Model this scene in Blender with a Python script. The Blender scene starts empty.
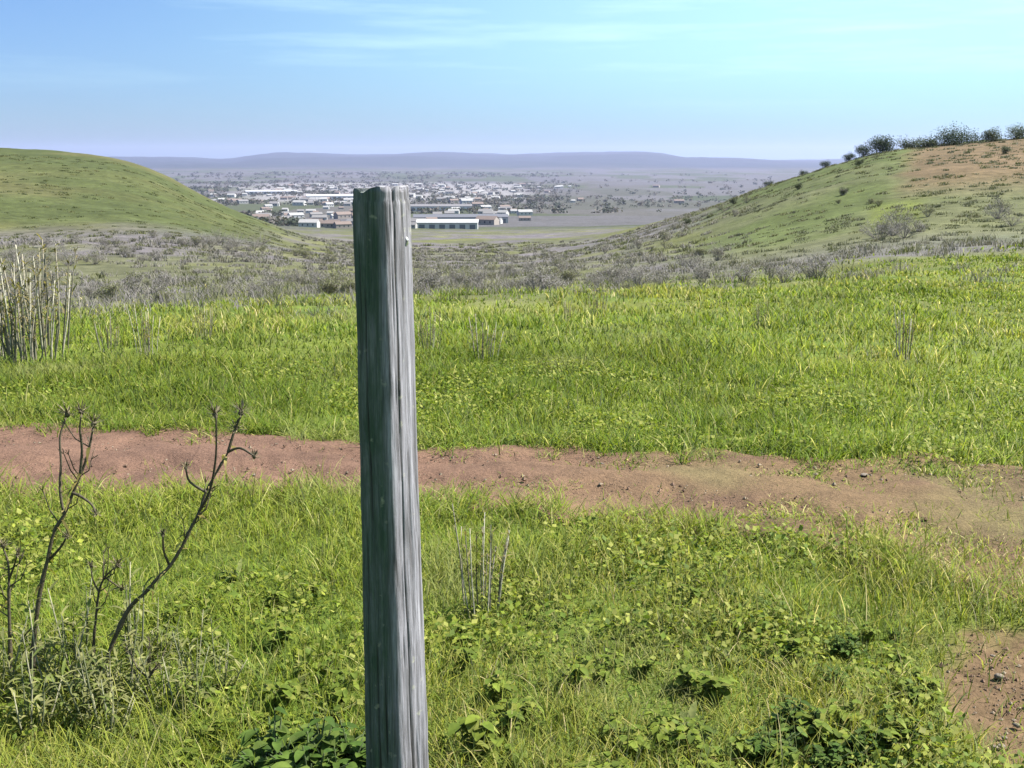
import bpy, math, random
import numpy as np
from mathutils import Vector

SC = bpy.context.scene
COL = SC.collection
rng = np.random.default_rng(11)
random.seed(5)
R = math.radians
W, H_ = 1024, 768
F = 1098.0                      # focal length in pixels of a 1024 wide frame
PITCH = math.atan((384 - 158) / F)
EYE = 1.6
SUN_AZ, SUN_EL = R(78), R(50)   # azimuth clockwise from +Y (the view direction), elevation

# ------------------------------------------------------------------ tagging
def tag(o, label=None, cat=None, group=None, kind=None):
    if label: o['label'] = label
    if cat: o['category'] = cat
    if group: o['group'] = group
    if kind: o['kind'] = kind
    return o

def link(o, parent=None):
    COL.objects.link(o)
    if parent: o.parent = parent
    return o

def empty(name, loc=(0, 0, 0), rz=0.0, s=1.0):
    o = bpy.data.objects.new(name, None)
    o.location = loc; o.rotation_euler = (0, 0, rz); o.scale = (s, s, s)
    o.empty_display_size = 0.1
    return link(o)

def np_mesh(name, verts, faces_flat, sizes, mat, col=None, smooth=False):
    """verts n x 3; faces_flat vertex indices one face after another; sizes per face"""
    me = bpy.data.meshes.new(name)
    verts = np.ascontiguousarray(verts, dtype=np.float32)
    ff = np.ascontiguousarray(faces_flat, dtype=np.int32).ravel()
    sz = np.ascontiguousarray(sizes, dtype=np.int32)
    me.vertices.add(len(verts)); me.vertices.foreach_set('co', verts.ravel())
    me.loops.add(len(ff)); me.loops.foreach_set('vertex_index', ff)
    me.polygons.add(len(sz))
    st = np.zeros(len(sz), np.int32); st[1:] = np.cumsum(sz)[:-1]
    me.polygons.foreach_set('loop_start', st)
    me.polygons.foreach_set('use_smooth', np.full(len(sz), bool(smooth)))
    me.update(calc_edges=True)
    if col is not None:
        a = me.color_attributes.new('tint', 'FLOAT_COLOR', 'POINT')
        c = np.ones((len(verts), 4), np.float32); c[:, :3] = col
        a.data.foreach_set('color', c.ravel())
    me.materials.append(mat)
    return me

def mesh_obj(name, me, parent=None):
    return link(bpy.data.objects.new(name, me), parent)

class MB:
    """collects faces of one part"""
    def __init__(s): s.v = []; s.f = []; s.c = []; s.cur = (1, 1, 1)
    def add(s, vs, fs):
        b = len(s.v); s.v += [tuple(p) for p in vs]; s.c += [s.cur] * len(vs)
        s.f += [tuple(b + i for i in f) for f in fs]
    def box(s, x0, x1, y0, y1, z0, z1):
        s.add([(x0,y0,z0),(x1,y0,z0),(x1,y1,z0),(x0,y1,z0),(x0,y0,z1),(x1,y0,z1),(x1,y1,z1),(x0,y1,z1)],
              [(3,2,1,0),(4,5,6,7),(0,1,5,4),(1,2,6,5),(2,3,7,6),(3,0,4,7)])
    def tube(s, pts, rad, n=6, cap=True):
        pts = [Vector(p) for p in pts]; rings = []
        for i, p in enumerate(pts):
            t = (pts[min(i+1, len(pts)-1)] - pts[max(i-1, 0)]).normalized()
            a = t.cross(Vector((0, 0, 1)))
            if a.length < .05: a = t.cross(Vector((0, 1, 0)))
            a.normalize(); b = t.cross(a)
            r = rad[i]
            rings.append([p + a*(r*math.cos(k*2*math.pi/n)) + b*(r*math.sin(k*2*math.pi/n)) for k in range(n)])
        vs = [q for rg in rings for q in rg]; fs = []
        for i in range(len(pts)-1):
            for k in range(n):
                k2 = (k+1) % n
                fs.append((i*n+k, i*n+k2, (i+1)*n+k2, (i+1)*n+k))
        if cap: fs.append(tuple((len(pts)-1)*n+k for k in range(n)))
        s.add(vs, fs)
    def blob(s, c, r, sq=1.0, n=6, m=4, jit=.15):
        vs = []; fs = []
        for i in range(m+1):
            th = math.pi*i/m
            for k in range(n):
                ph = 2*math.pi*k/n; q = r*(1+random.uniform(-jit, jit))
                vs.append((c[0]+q*math.sin(th)*math.cos(ph), c[1]+q*math.sin(th)*math.sin(ph), c[2]+q*sq*math.cos(th)))
        for i in range(m):
            for k in range(n):
                fs.append((i*n+k, (i+1)*n+k, (i+1)*n+(k+1) % n, i*n+(k+1) % n))
        s.add(vs, fs)
    def leaf(s, base, d, length, width, curl=.3, nseg=4, fold=.12):
        """a curved leaf from base along d (horizontal+up), drooping by curl"""
        d = Vector(d).normalized(); side = d.cross(Vector((0, 0, 1)))
        if side.length < .05: side = Vector((1, 0, 0))
        side.normalize(); up = side.cross(d)
        p = Vector(base); vs = []; fs = []
        for i in range(nseg+1):
            t = i/nseg
            w = width*.5*(math.sin(math.pi*min(1, t*.86+.1))**.8)
            if i == nseg: w = width*.06
            q = Vector(base) + d*(length*t) - Vector((0, 0, 1))*(curl*length*t*t)
            vs += [q - side*w + up*(fold*w), q - up*(fold*w*.6), q + side*w + up*(fold*w)]
            if i:
                b = 3*(i-1)
                fs += [(b, b+1, b+4, b+3), (b+1, b+2, b+5, b+4)]
        s.add(vs, fs)
    def mesh(s, name, mat, smooth=False):
        fl = [i for f in s.f for i in f]
        return np_mesh(name, np.array(s.v), fl, [len(f) for f in s.f], mat, np.array(s.c), smooth)
    def build(s, name, mat, parent=None, smooth=False):
        return mesh_obj(name, s.mesh(name, mat, smooth), parent)

def copy_tree(o, parent=None):
    c = o.copy(); COL.objects.link(c); c.parent = parent
    for ch in list(o.children):
        copy_tree(ch, c)
    return c

# ------------------------------------------------------------------ noise
def _hash(ix, iy, seed):
    h = (ix.astype(np.int64)*374761393 + iy.astype(np.int64)*668265263 + seed*974634777) & 0xFFFFFFFF
    h = ((h ^ (h >> 13))*1274126177) & 0xFFFFFFFF
    return ((h ^ (h >> 16)) & 0xFFFFFF)/float(0xFFFFFF)
def vnoise(x, y, seed=0):
    x = np.asarray(x, float); y = np.asarray(y, float)
    ix = np.floor(x); iy = np.floor(y); fx = x-ix; fy = y-iy
    fx = fx*fx*(3-2*fx); fy = fy*fy*(3-2*fy)
    a = _hash(ix, iy, seed); b = _hash(ix+1, iy, seed); c = _hash(ix, iy+1, seed); d = _hash(ix+1, iy+1, seed)
    return (a*(1-fx)+b*fx)*(1-fy)+(c*(1-fx)+d*fx)*fy
def fbm(x, y, seed=0, oct=4):
    s = 0; a = .5; t = 0
    for i in range(oct):
        s = s+a*vnoise(x, y, seed+i*17); t += a; a *= .5
        x = np.asarray(x)*2.03+3.1; y = np.asarray(y)*2.03-1.7
    return s/t
def sstep(a, b, x):
    t = np.clip((np.asarray(x, float)-a)/(b-a), 0, 1); return t*t*(3-2*t)

# ------------------------------------------------------------------ terrain height
def px_az(px): return math.atan((px-512)/F*math.cos(PITCH))
def slope_of(py): return math.tan(PITCH+math.atan((py-384)/F))
COLS = {
 -420: [(25,300),(50,288),(100,262),(150,240),(200,220),(300,178),(380,150),(450,139),(520,145),(700,175),(900,200)],
 0:   [(25,300),(50,289),(100,268),(150,248),(200,230),(300,186),(380,156),(450,147),(520,151),(700,178),(900,205)],
 100: [(25,300),(50,289),(100,270),(150,250),(200,231),(300,190),(380,160),(450,151),(520,156),(700,184),(900,210)],
 150: [(25,299),(50,288),(100,270),(150,252),(200,233),(300,197),(380,172),(450,163),(520,168),(700,195),(900,216)],
 210: [(25,299),(50,288),(100,272),(150,255),(200,238),(300,217),(380,205),(450,200),(520,203),(700,214),(900,222)],
 300: [(25,297),(50,287),(100,275),(150,264),(200,253),(300,243),(380,238),(450,236),(520,235),(700,232),(900,228)],
 400: [(25,296),(50,286),(100,277),(150,270),(200,263),(300,253),(400,245),(600,237),(800,231)],
 512: [(25,295),(50,285),(100,276),(150,270),(200,264),(300,254),(400,246),(600,238),(800,231)],
 600: [(25,294),(50,285),(100,272),(150,262),(200,253),(300,245),(400,240),(600,234),(800,230)],
 700: [(25,293),(50,283),(100,262),(150,244),(200,229),(300,212),(400,207),(500,210),(800,223)],
 760: [(25,292),(50,281),(100,254),(150,228),(200,205),(260,190),(300,186),(360,190),(800,224)],
 810: [(25,291),(50,279),(100,247),(150,216),(200,190),(260,174),(300,171),(360,177),(800,215)],
 870: [(25,290),(40,279),(100,236),(150,203),(200,174),(250,156),(280,153),(340,158),(800,210)],
 930: [(25,290),(40,278),(100,230),(150,195),(200,166),(250,149),(280,146),(340,151),(800,205)],
 1024:[(25,288),(40,275),(100,226),(150,190),(200,160),(250,142),(280,139),(340,144),(800,200)],
 1420:[(25,285),(40,270),(100,220),(150,180),(200,150),(250,132),(280,128),(340,134),(800,195)],
}
FAR = [(1600,216),(3200,199),(6400,181),(10000,171),(14000,166),(17000,159),(20000,156.5),(24000,162)]
LR0, LR1, NLR = math.log(2.0), math.log(26000.), 420
LRG = np.linspace(LR0, LR1, NLR)
AZG = np.linspace(-math.pi, math.pi, 721)
def _table():
    az = []; prof = []
    for px, pts in sorted(COLS.items()):
        p = [(2.0, 0.0), (5.0, 0.0), (8.0, -.05), (12.0, -.28)]
        p += [(r, EYE-r*slope_of(y)) for r, y in pts+FAR]
        lr = np.log([a for a, _ in p]); z = np.array([b for _, b in p])
        az.append(px_az(px)); prof.append(np.interp(LRG, lr, z))
    gen = np.interp(LRG, np.log([2, 12, 60, 300, 1600, 6400, 26000]), [0, 0, 1, 4, -60, -140, -140])
    az = [-math.pi, -1.7]+az+[1.7, math.pi]; prof = [gen, gen]+prof+[gen, gen]
    az = np.array(az); prof = np.array(prof)
    T = np.stack([np.interp(AZG, az, prof[:, j]) for j in range(NLR)], 1)
    for ax, rad, reps in ((0, 2, 2), (1, 4, 2)):          # smooth the kinks out
        for _ in range(reps):
            k = np.ones(2*rad+1)/(2*rad+1)
            P = np.pad(T, [(rad, rad) if a == ax else (0, 0) for a in (0, 1)], mode='edge')
            T = np.apply_along_axis(lambda v: np.convolve(v, k, 'valid'), ax, P)
    return T
TAB = _table()
def height(x, y):
    x = np.asarray(x, float); y = np.asarray(y, float)
    r = np.hypot(x, y); az = np.arctan2(x, y)
    u = np.clip((np.log(np.maximum(r, 2.0))-LR0)/(LR1-LR0)*(NLR-1), 0, NLR-1.001)
    v = np.clip((az+math.pi)/(2*math.pi)*720, 0, 719.999)
    i = u.astype(int); j = v.astype(int); fu = u-i; fv = v-j
    z = (TAB[j, i]*(1-fu)+TAB[j, i+1]*fu)*(1-fv)+(TAB[j+1, i]*(1-fu)+TAB[j+1, i+1]*fu)*fv
    z = z+(fbm(x*.9, y*.9, 3, 3)-.5)*.10*sstep(1.0, 4.0, r)
    z = z+(fbm(x*.16, y*.16, 5, 3)-.5)*.35*sstep(6, 30, r)
    z = z+(fbm(x*.022, y*.022, 8, 4)-.5)*2.6*sstep(60, 220, r)
    z = z+(fbm(x*.0022, y*.0022, 9, 3)-.5)*16*sstep(700, 2400, r)
    hill = sstep(11500, 16000, r)*(1-sstep(21000, 24000, r))
    z = z+hill*(fbm(x*.00042, y*.00030, 21, 6)-.5)*200
    z = z+hill*70*sstep(.5, .75, vnoise(az*7+2.3, r*0, 31))
    return z
def hz(x, y): return float(height(np.array([x]), np.array([y]))[0])

CP, SP = math.cos(PITCH), math.sin(PITCH)
def pix_dir(px, py):
    a = (px-512)/F; b = -(py-384)/F
    return np.array([a, CP+b*SP, -SP+b*CP])
_T = np.exp(np.linspace(math.log(1.5), math.log(20000), 5000))
def ground(px, py):
    """the ground point under a pixel"""
    d = pix_dir(px, py); t = _T
    p = np.array([0, 0, EYE])+t[:, None]*d
    k = np.argmax(p[:, 2] < height(p[:, 0], p[:, 1]))
    if k == 0: k = len(t)-1
    q = p[k]; return np.array([q[0], q[1], hz(q[0], q[1])])
def plane(px, py, Y):
    """the point at distance Y (along +Y) under a pixel"""
    d = pix_dir(px, py); t = Y/d[1]
    return np.array([d[0]*t, Y, EYE+d[2]*t])
def project(p):
    x, y, z = p[0], p[1], p[2]-EYE
    dep = y*CP-z*SP
    return 512+F*x/dep, 384-F*(y*SP+z*CP)/dep

# the dirt track: its far and near edges seen along a set of columns
TRK = [(-160,421,500),(0,424,504),(150,427,505),(300,436,503),(370,442,506),(450,446,511),(560,449,520),
       (680,453,532),(800,455,553),(900,458,572),(1024,462,592),(1200,470,624)]
_ta, _tn, _tf = [], [], []
for px, yu, yl in TRK:
    a = ground(px, yu); b = ground(px, yl)
    _ta.append((math.atan2(a[0], a[1])+math.atan2(b[0], b[1]))/2)
    _tf.append(math.hypot(a[0], a[1])); _tn.append(math.hypot(b[0], b[1]))
_ta = np.array(_ta); _tn = np.array(_tn); _tf = np.array(_tf)
def track_v(x, y):
    """0 at the track's near edge, 1 at its far edge"""
    r = np.hypot(x, y); az = np.arctan2(x, y)
    n = np.interp(az, _ta, _tn); f = np.interp(az, _ta, _tf)
    return (r-n)/(f-n)
def track_mask(x, y, soft=.18):
    v = track_v(x, y)+(fbm(x*2.2, y*2.2, 41, 3)-.5)*.45
    return sstep(-soft*.5, soft, v)*(1-sstep(1-soft, 1+soft*.5, v))
def track_grass(x, y):
    """how grown over the track is: clear on the left, patchy on the right"""
    az = np.arctan2(x, y)
    return np.clip(sstep(-.02, .22, az)*.55+(fbm(x*1.3, y*1.3, 51, 3)-.5)*.8, .03, .8)
SOIL = ground(1045, 705)
def soil_mask(x, y):
    d = np.hypot((x-SOIL[0])/.29, (y-SOIL[1])/.50)
    return 1-sstep(.7, 1.25, d+(fbm(x*6, y*6, 61, 3)-.5)*.9)

# ------------------------------------------------------------------ materials
def new_mat(name):
    m = bpy.data.materials.new(name); m.use_nodes = True
    nt = m.node_tree; nt.nodes.clear()
    out = nt.nodes.new('ShaderNodeOutputMaterial')
    return m, nt, out
def N(nt, t, **kw):
    n = nt.nodes.new(t)
    for k, v in kw.items():
        if k in n.inputs: n.inputs[k].default_value = v
        else: setattr(n, k, v)
    return n
def noise(nt, vec, scale, detail=4, rough=.55):
    n = N(nt, 'ShaderNodeTexNoise'); n.inputs['Scale'].default_value = scale
    n.inputs['Detail'].default_value = detail; n.inputs['Roughness'].default_value = rough
    if vec is not None: nt.links.new(vec, n.inputs['Vector'])
    return n.outputs['Fac']
def ramp(nt, fac, stops):
    n = nt.nodes.new('ShaderNodeValToRGB'); el = n.color_ramp.elements
    while len(el) < len(stops): el.new(.5)
    for e, (p, c) in zip(el, stops):
        e.position = p; e.color = (*c, 1) if len(c) == 3 else c
    nt.links.new(fac, n.inputs['Fac']); return n.outputs['Color']
def mixc(nt, a, b, fac, mode='MIX'):
    n = nt.nodes.new('ShaderNodeMix'); n.data_type = 'RGBA'; n.blend_type = mode
    for s, v in ((n.inputs[0], fac), (n.inputs[6], a), (n.inputs[7], b)):
        if hasattr(v, 'is_linked') or hasattr(v, 'links'): nt.links.new(v, s)
        else: s.default_value = v if isinstance(v, float) else (*v, 1)
    return n.outputs[2]

def foliage_mat(name, trans=.35, rough=.55, vary=.0, gain=1.0, up=0.0):
    m, nt, out = new_mat(name)
    at = N(nt, 'ShaderNodeAttribute', attribute_name='tint')
    col = at.outputs['Color']
    g = N(nt, 'ShaderNodeNewGeometry')
    if vary:
        f = noise(nt, g.outputs['Position'], vary, 3)
        col = mixc(nt, col, ramp(nt, f, [(.3, (.62, .66, .6)), (.7, (1.3, 1.25, 1.1))]), 1.0, 'MULTIPLY')
    if gain != 1.0: col = mixc(nt, col, gain, 1.0, 'MULTIPLY')
    b = N(nt, 'ShaderNodeBsdfPrincipled', Roughness=rough)
    b.inputs['Specular IOR Level'].default_value = .12
    nt.links.new(col, b.inputs['Base Color'])
    t = N(nt, 'ShaderNodeBsdfTranslucent')
    tc = mixc(nt, col, (1.15, 1.2, .6), 1.0, 'MULTIPLY')
    nt.links.new(tc, t.inputs['Color'])
    if up:
        va = N(nt, 'ShaderNodeVectorMath', operation='SCALE'); va.inputs['Scale'].default_value = 1-up
        nt.links.new(g.outputs['Normal'], va.inputs[0])
        vb = N(nt, 'ShaderNodeVectorMath', operation='ADD'); vb.inputs[1].default_value = (0, 0, up)
        nt.links.new(va.outputs[0], vb.inputs[0])
        vn = N(nt, 'ShaderNodeVectorMath', operation='NORMALIZE'); nt.links.new(vb.outputs[0], vn.inputs[0])
        nt.links.new(vn.outputs[0], b.inputs['Normal'])
    mx = N(nt, 'ShaderNodeMixShader'); mx.inputs[0].default_value = trans
    nt.links.new(b.outputs[0], mx.inputs[1]); nt.links.new(t.outputs[0], mx.inputs[2])
    nt.links.new(mx.outputs[0], out.inputs[0])
    return m

def tint_mat(name, rough=.8, scale=40., lo=.7, hi=1.25, bump=.0):
    m, nt, out = new_mat(name)
    at = N(nt, 'ShaderNodeAttribute', attribute_name='tint')
    tc = N(nt, 'ShaderNodeTexCoord')
    f = noise(nt, tc.outputs['Object'], scale, 5, .65)
    c = mixc(nt, at.outputs['Color'], ramp(nt, f, [(.3, (lo,)*3), (.7, (hi,)*3)]), 1.0, 'MULTIPLY')
    b = N(nt, 'ShaderNodeBsdfPrincipled', Roughness=rough)
    b.inputs['Specular IOR Level'].default_value = .3
    nt.links.new(c, b.inputs['Base Color'])
    if bump:
        bp = N(nt, 'ShaderNodeBump'); bp.inputs['Strength'].default_value = bump; bp.inputs['Distance'].default_value = .01
        nt.links.new(f, bp.inputs['Height']); nt.links.new(bp.outputs[0], b.inputs['Normal'])
    nt.links.new(b.outputs[0], out.inputs[0])
    return m

def terrain_mat():
    m, nt, out = new_mat('turf_and_hillside')
    at = N(nt, 'ShaderNodeAttribute', attribute_name='tint')
    g = N(nt, 'ShaderNodeNewGeometry'); P = g.outputs['Position']
    c = at.outputs['Color']
    for sc, lo, hi in ((14., .72, 1.25), (1.1, .74, 1.25), (.35, .76, 1.22), (.09, .78, 1.2), (.012, .9, 1.1)):
        f = noise(nt, P, sc, 5, .65)
        c = mixc(nt, c, ramp(nt, f, [(.32, (lo, lo*1.01, lo*.98)), (.68, (hi, hi, hi*1.02))]), 1.0, 'MULTIPLY')
    b = N(nt, 'ShaderNodeBsdfPrincipled', Roughness=.95)
    b.inputs['Specular IOR Level'].default_value = .1
    nt.links.new(c, b.inputs['Base Color'])
    bp = N(nt, 'ShaderNodeBump'); bp.inputs['Strength'].default_value = .6; bp.inputs['Distance'].default_value = .03
    nt.links.new(noise(nt, P, 22., 5, .7), bp.inputs['Height']); nt.links.new(bp.outputs[0], b.inputs['Normal'])
    nt.links.new(b.outputs[0], out.inputs[0])
    return m

def dirt_mat():
    m, nt, out = new_mat('dry_dirt')
    at = N(nt, 'ShaderNodeAttribute', attribute_name='tint')
    g = N(nt, 'ShaderNodeNewGeometry'); P = g.outputs['Position']
    c = at.outputs['Color']
    for sc, lo, hi in ((60., .75, 1.25), (9., .8, 1.2), (1.6, .84, 1.14)):
        f = noise(nt, P, sc, 5, .7)
        c = mixc(nt, c, ramp(nt, f, [(.3, (lo,)*3), (.7, (hi, hi, hi*.97))]), 1.0, 'MULTIPLY')
    b = N(nt, 'ShaderNodeBsdfPrincipled', Roughness=.95)
    b.inputs['Specular IOR Level'].default_value = .1
    nt.links.new(c, b.inputs['Base Color'])
    bp = N(nt, 'ShaderNodeBump'); bp.inputs['Strength'].default_value = .8; bp.inputs['Distance'].default_value = .02
    nt.links.new(noise(nt, P, 45., 6, .7), bp.inputs['Height']); nt.links.new(bp.outputs[0], b.inputs['Normal'])
    nt.links.new(b.outputs[0], out.inputs[0])
    return m

def wood_mat():
    m, nt, out = new_mat('weathered_wood')
    tc = N(nt, 'ShaderNodeTexCoord')
    mp = N(nt, 'ShaderNodeMapping'); mp.inputs['Scale'].default_value = (1, 1, .035)
    nt.links.new(tc.outputs['Object'], mp.inputs['Vector'])
    grain = noise(nt, mp.outputs[0], 95., 6, .7)
    fine = noise(nt, mp.outputs[0], 330., 4, .7)
    c = ramp(nt, grain, [(.32, (.045, .042, .045)), (.43, (.115, .110, .122)), (.57, (.225, .217, .25)), (.75, (.34, .33, .37))])
    c = mixc(nt, c, ramp(nt, fine, [(.3, (.62, .62, .62)), (.65, (1.15, 1.15, 1.15))]), 1.0, 'MULTIPLY')
    # green algae plus painted-in shade on the side away from the sun, blotches lower down
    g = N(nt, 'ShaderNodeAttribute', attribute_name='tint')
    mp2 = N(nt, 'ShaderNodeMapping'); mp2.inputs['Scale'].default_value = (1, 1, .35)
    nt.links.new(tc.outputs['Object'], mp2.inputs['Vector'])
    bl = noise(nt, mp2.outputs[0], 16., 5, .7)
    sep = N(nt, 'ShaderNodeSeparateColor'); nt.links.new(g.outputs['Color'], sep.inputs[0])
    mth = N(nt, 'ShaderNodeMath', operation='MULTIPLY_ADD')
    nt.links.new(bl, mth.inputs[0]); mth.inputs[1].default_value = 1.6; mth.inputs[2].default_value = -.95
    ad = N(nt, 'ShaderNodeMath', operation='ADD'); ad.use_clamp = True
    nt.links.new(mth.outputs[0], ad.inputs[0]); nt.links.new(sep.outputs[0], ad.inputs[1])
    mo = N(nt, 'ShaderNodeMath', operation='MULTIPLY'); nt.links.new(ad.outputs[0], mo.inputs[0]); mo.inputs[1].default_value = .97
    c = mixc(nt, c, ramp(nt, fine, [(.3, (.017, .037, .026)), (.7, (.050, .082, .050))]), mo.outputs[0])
    c = mixc(nt, c, (.02, .018, .016), sep.outputs[1])
    kv = N(nt, 'ShaderNodeTexVoronoi'); kv.inputs['Scale'].default_value = 5.5
    mk = N(nt, 'ShaderNodeMapping'); mk.inputs['Scale'].default_value = (1, 1, .62); nt.links.new(tc.outputs['Object'], mk.inputs['Vector']); nt.links.new(mk.outputs[0], kv.inputs['Vector'])
    c = mixc(nt, c, (.05, .04, .034), ramp(nt, kv.outputs['Distance'], [(.05, (.85,)*3), (.11, (.25,)*3), (.15, (0, 0, 0))]))
    # pale lichen
    li = noise(nt, tc.outputs['Object'], 42., 3, .5)
    c = mixc(nt, c, (.42, .42, .30), ramp(nt, li, [(.66, (0, 0, 0)), (.80, (.5, .5, .5))]))
    b = N(nt, 'ShaderNodeBsdfPrincipled', Roughness=.85)
    b.inputs['Specular IOR Level'].default_value = .25
    nt.links.new(c, b.inputs['Base Color'])
    bp = N(nt, 'ShaderNodeBump'); bp.inputs['Strength'].default_value = .9; bp.inputs['Distance'].default_value = .004
    nt.links.new(grain, bp.inputs['Height']); nt.links.new(bp.outputs[0], b.inputs['Normal'])
    nt.links.new(b.outputs[0], out.inputs[0])
    return m

def metal_mat():
    m, nt, out = new_mat('galvanised_wire')
    tc = N(nt, 'ShaderNodeTexCoord')
    f = noise(nt, tc.outputs['Object'], 300., 4)
    b = N(nt, 'ShaderNodeBsdfPrincipled', Metallic=.6)
    nt.links.new(ramp(nt, f, [(.3, (.45, .44, .43)), (.7, (.8, .8, .8))]), b.inputs['Base Color'])
    b.inputs['Roughness'].default_value = .35
    nt.links.new(b.outputs[0], out.inputs[0])
    return m

M = {
 'terrain': terrain_mat(), 'dirt': dirt_mat(), 'wood': wood_mat(), 'metal': metal_mat(),
 'grass': foliage_mat('grass_blades', .38, .6, up=.72),
 'leaf': foliage_mat('weed_leaves', .36, .6, 30., gain=(1.25, 1.14, .85), up=.35),
 'bush': foliage_mat('scrub_leaves', .25, .7, up=.5),
 'tree': foliage_mat('tree_leaves', .18, .6),
 'bark': tint_mat('bark', .9, 25., .6, 1.3, .5),
 'stalk': tint_mat('dead_stalk_skin', .75, 120., .6, 1.35, .4),
 'render': tint_mat('painted_render', .85, 2., .93, 1.05),
 'tile': tint_mat('roof_covering', .8, 3., .8, 1.2),
 'glass': tint_mat('dark_window_glass', .15, 1., .9, 1.1),
}

# ------------------------------------------------------------------ terrain
GREEN = np.array((.098, .117, .021)); LUSH = np.array((.078, .108, .018)); OLIVE = np.array((.115, .115, .034))
SCRUB = np.array((.084, .082, .046)); GREY = np.array((.102, .088, .096)); TAN = np.array((.112, .074, .043))
DIRT = np.array((.140, .082, .063)); SAND = np.array((.132, .086, .053)); DRY = np.array((.19, .165, .085))
def lerp(a, b, t): return a*(1-t[..., None])+b*t[..., None]
def terrain_tint(x, y):
    r = np.hypot(x, y); az = np.arctan2(x, y)
    px = 512+F*np.tan(np.clip(az, -1.2, 1.2))/CP
    c = np.tile(GREEN, (len(x), 1))
    c = lerp(c, LUSH, sstep(.45, .65, fbm(x*.35, y*.35, 71, 4)))
    c = lerp(c, OLIVE, sstep(.48, .68, fbm(x*.13+5, y*.13, 72, 4))*.8)
    # scrub slope beyond the field
    far_edge = np.interp(px, [0, 300, 512, 700, 870, 1024], [26, 30, 24, 34, 48, 60])
    s = sstep(.8, 1.35, r/far_edge*(.75+.5*fbm(x*.05, y*.05, 73, 3)))
    sc = lerp(np.tile(SCRUB, (len(x), 1)), np.tile(GREY, (len(x), 1)), sstep(.4, .6, fbm(x*.03, y*.03, 74, 4)))
    sc = lerp(sc, OLIVE*.9, sstep(.5, .7, fbm(x*.05+9, y*.05, 75, 4))*.7)
    c = lerp(c, sc, s)
    # green shoulder on the left
    g = sstep(170, 240, r)*(1-sstep(600, 800, r))*(1-sstep(230, 330, px))
    gc = lerp(np.tile(np.array((.050, .058, .020)), (len(x), 1)), np.array((.078, .073, .030)), sstep(.38, .62, fbm(x*.022, y*.022, 76, 5))*.8+.5*sstep(.55, .68, fbm(x*.006, y*.035+2, 79, 4))*.4)
    c = lerp(c, gc, g)
    # right hillside: olive with a bare tan shoulder near the top
    h = sstep(60, 110, r)*(1-sstep(400, 600, r))*sstep(640, 760, px)
    hc = lerp(np.tile(np.array((.072, .085, .027)), (len(x), 1)), np.array((.092, .092, .044)), sstep(.42, .62, fbm(x*.03, y*.03, 77, 4)))
    hc = lerp(hc, np.array((.105, .12, .022)), (sstep(865, 885, px)*(1-sstep(915, 935, px))*sstep(105, 120, r)*(1-sstep(140, 155, r))*.8))
    c = lerp(c, hc, h)
    tn = sstep(890, 925, px+(fbm(x*.05, y*.05, 78, 3)-.5)*60)*sstep(140, 185, r)*(1-sstep(265, 285, r))
    c = lerp(c, TAN, tn*.95)
    # valley floor: patchwork of fields
    vl = sstep(700, 1100, r)
    cell = _hash(np.floor(x/260+fbm(x*.002, y*.002, 81, 2)*1.5), np.floor(y/520), 5)
    pal = np.array([(.05, .055, .03), (.07, .063, .059), (.08, .073, .075), (.044, .05, .027), (.074, .067, .071), (.058, .055, .044)])
    c = lerp(c, pal[np.clip((cell*6).astype(int), 0, 5)], vl)
    pale = sstep(2600, 3200, r)*(1-sstep(5200, 6400, r))*sstep(210, 270, px)*(1-sstep(500, 560, px))
    c = lerp(c, np.array((.20, .18, .19)), pale*.8*sstep(.3, .5, fbm(x*.0012, y*.0006, 82, 3)))
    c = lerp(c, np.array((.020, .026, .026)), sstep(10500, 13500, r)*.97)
    # bare soil under and beside the track
    d = np.where(r < 40, track_mask(x, y, .3), 0)
    c = lerp(c, DIRT*.95, d*(1-.5*track_grass(x, y)))
    near = r < 8
    if near.any():
        s2 = np.zeros(len(x)); s2[near] = soil_mask(x[near], y[near])
        c = lerp(c, np.array((.105, .062, .040)), s2*.92)
    return c

def build_terrain():
    a_in = np.arange(-38, 38.001, .125); a_l = np.arange(-180, -38, 3.5); a_r = np.arange(38+3.5, 180, 3.5)
    az = np.radians(np.concatenate([a_l, a_in, a_r]))
    rr = np.concatenate([[.05, .3, .7, 1.1, 1.5], np.exp(np.arange(math.log(1.9), math.log(24500), .0155))])
    A, RR = np.meshgrid(az, rr, indexing='ij')
    x = (RR*np.sin(A)).ravel(); y = (RR*np.cos(A)).ravel()
    z = height(x, y)
    na, nr = A.shape
    i = np.arange(na)[:, None]; j = np.arange(nr-1)[None, :]
    i2 = (i+1) % na
    f = np.stack([i*nr+j, i*nr+j+1, i2*nr+j+1, i2*nr+j], -1).reshape(-1, 4)
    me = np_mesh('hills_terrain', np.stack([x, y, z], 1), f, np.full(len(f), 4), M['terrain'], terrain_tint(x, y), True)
    o = mesh_obj('hills_terrain', me); tag(o, 'rolling green pasture falling away to a wide hazy valley', 'terrain', kind='structure')
build_terrain()

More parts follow.
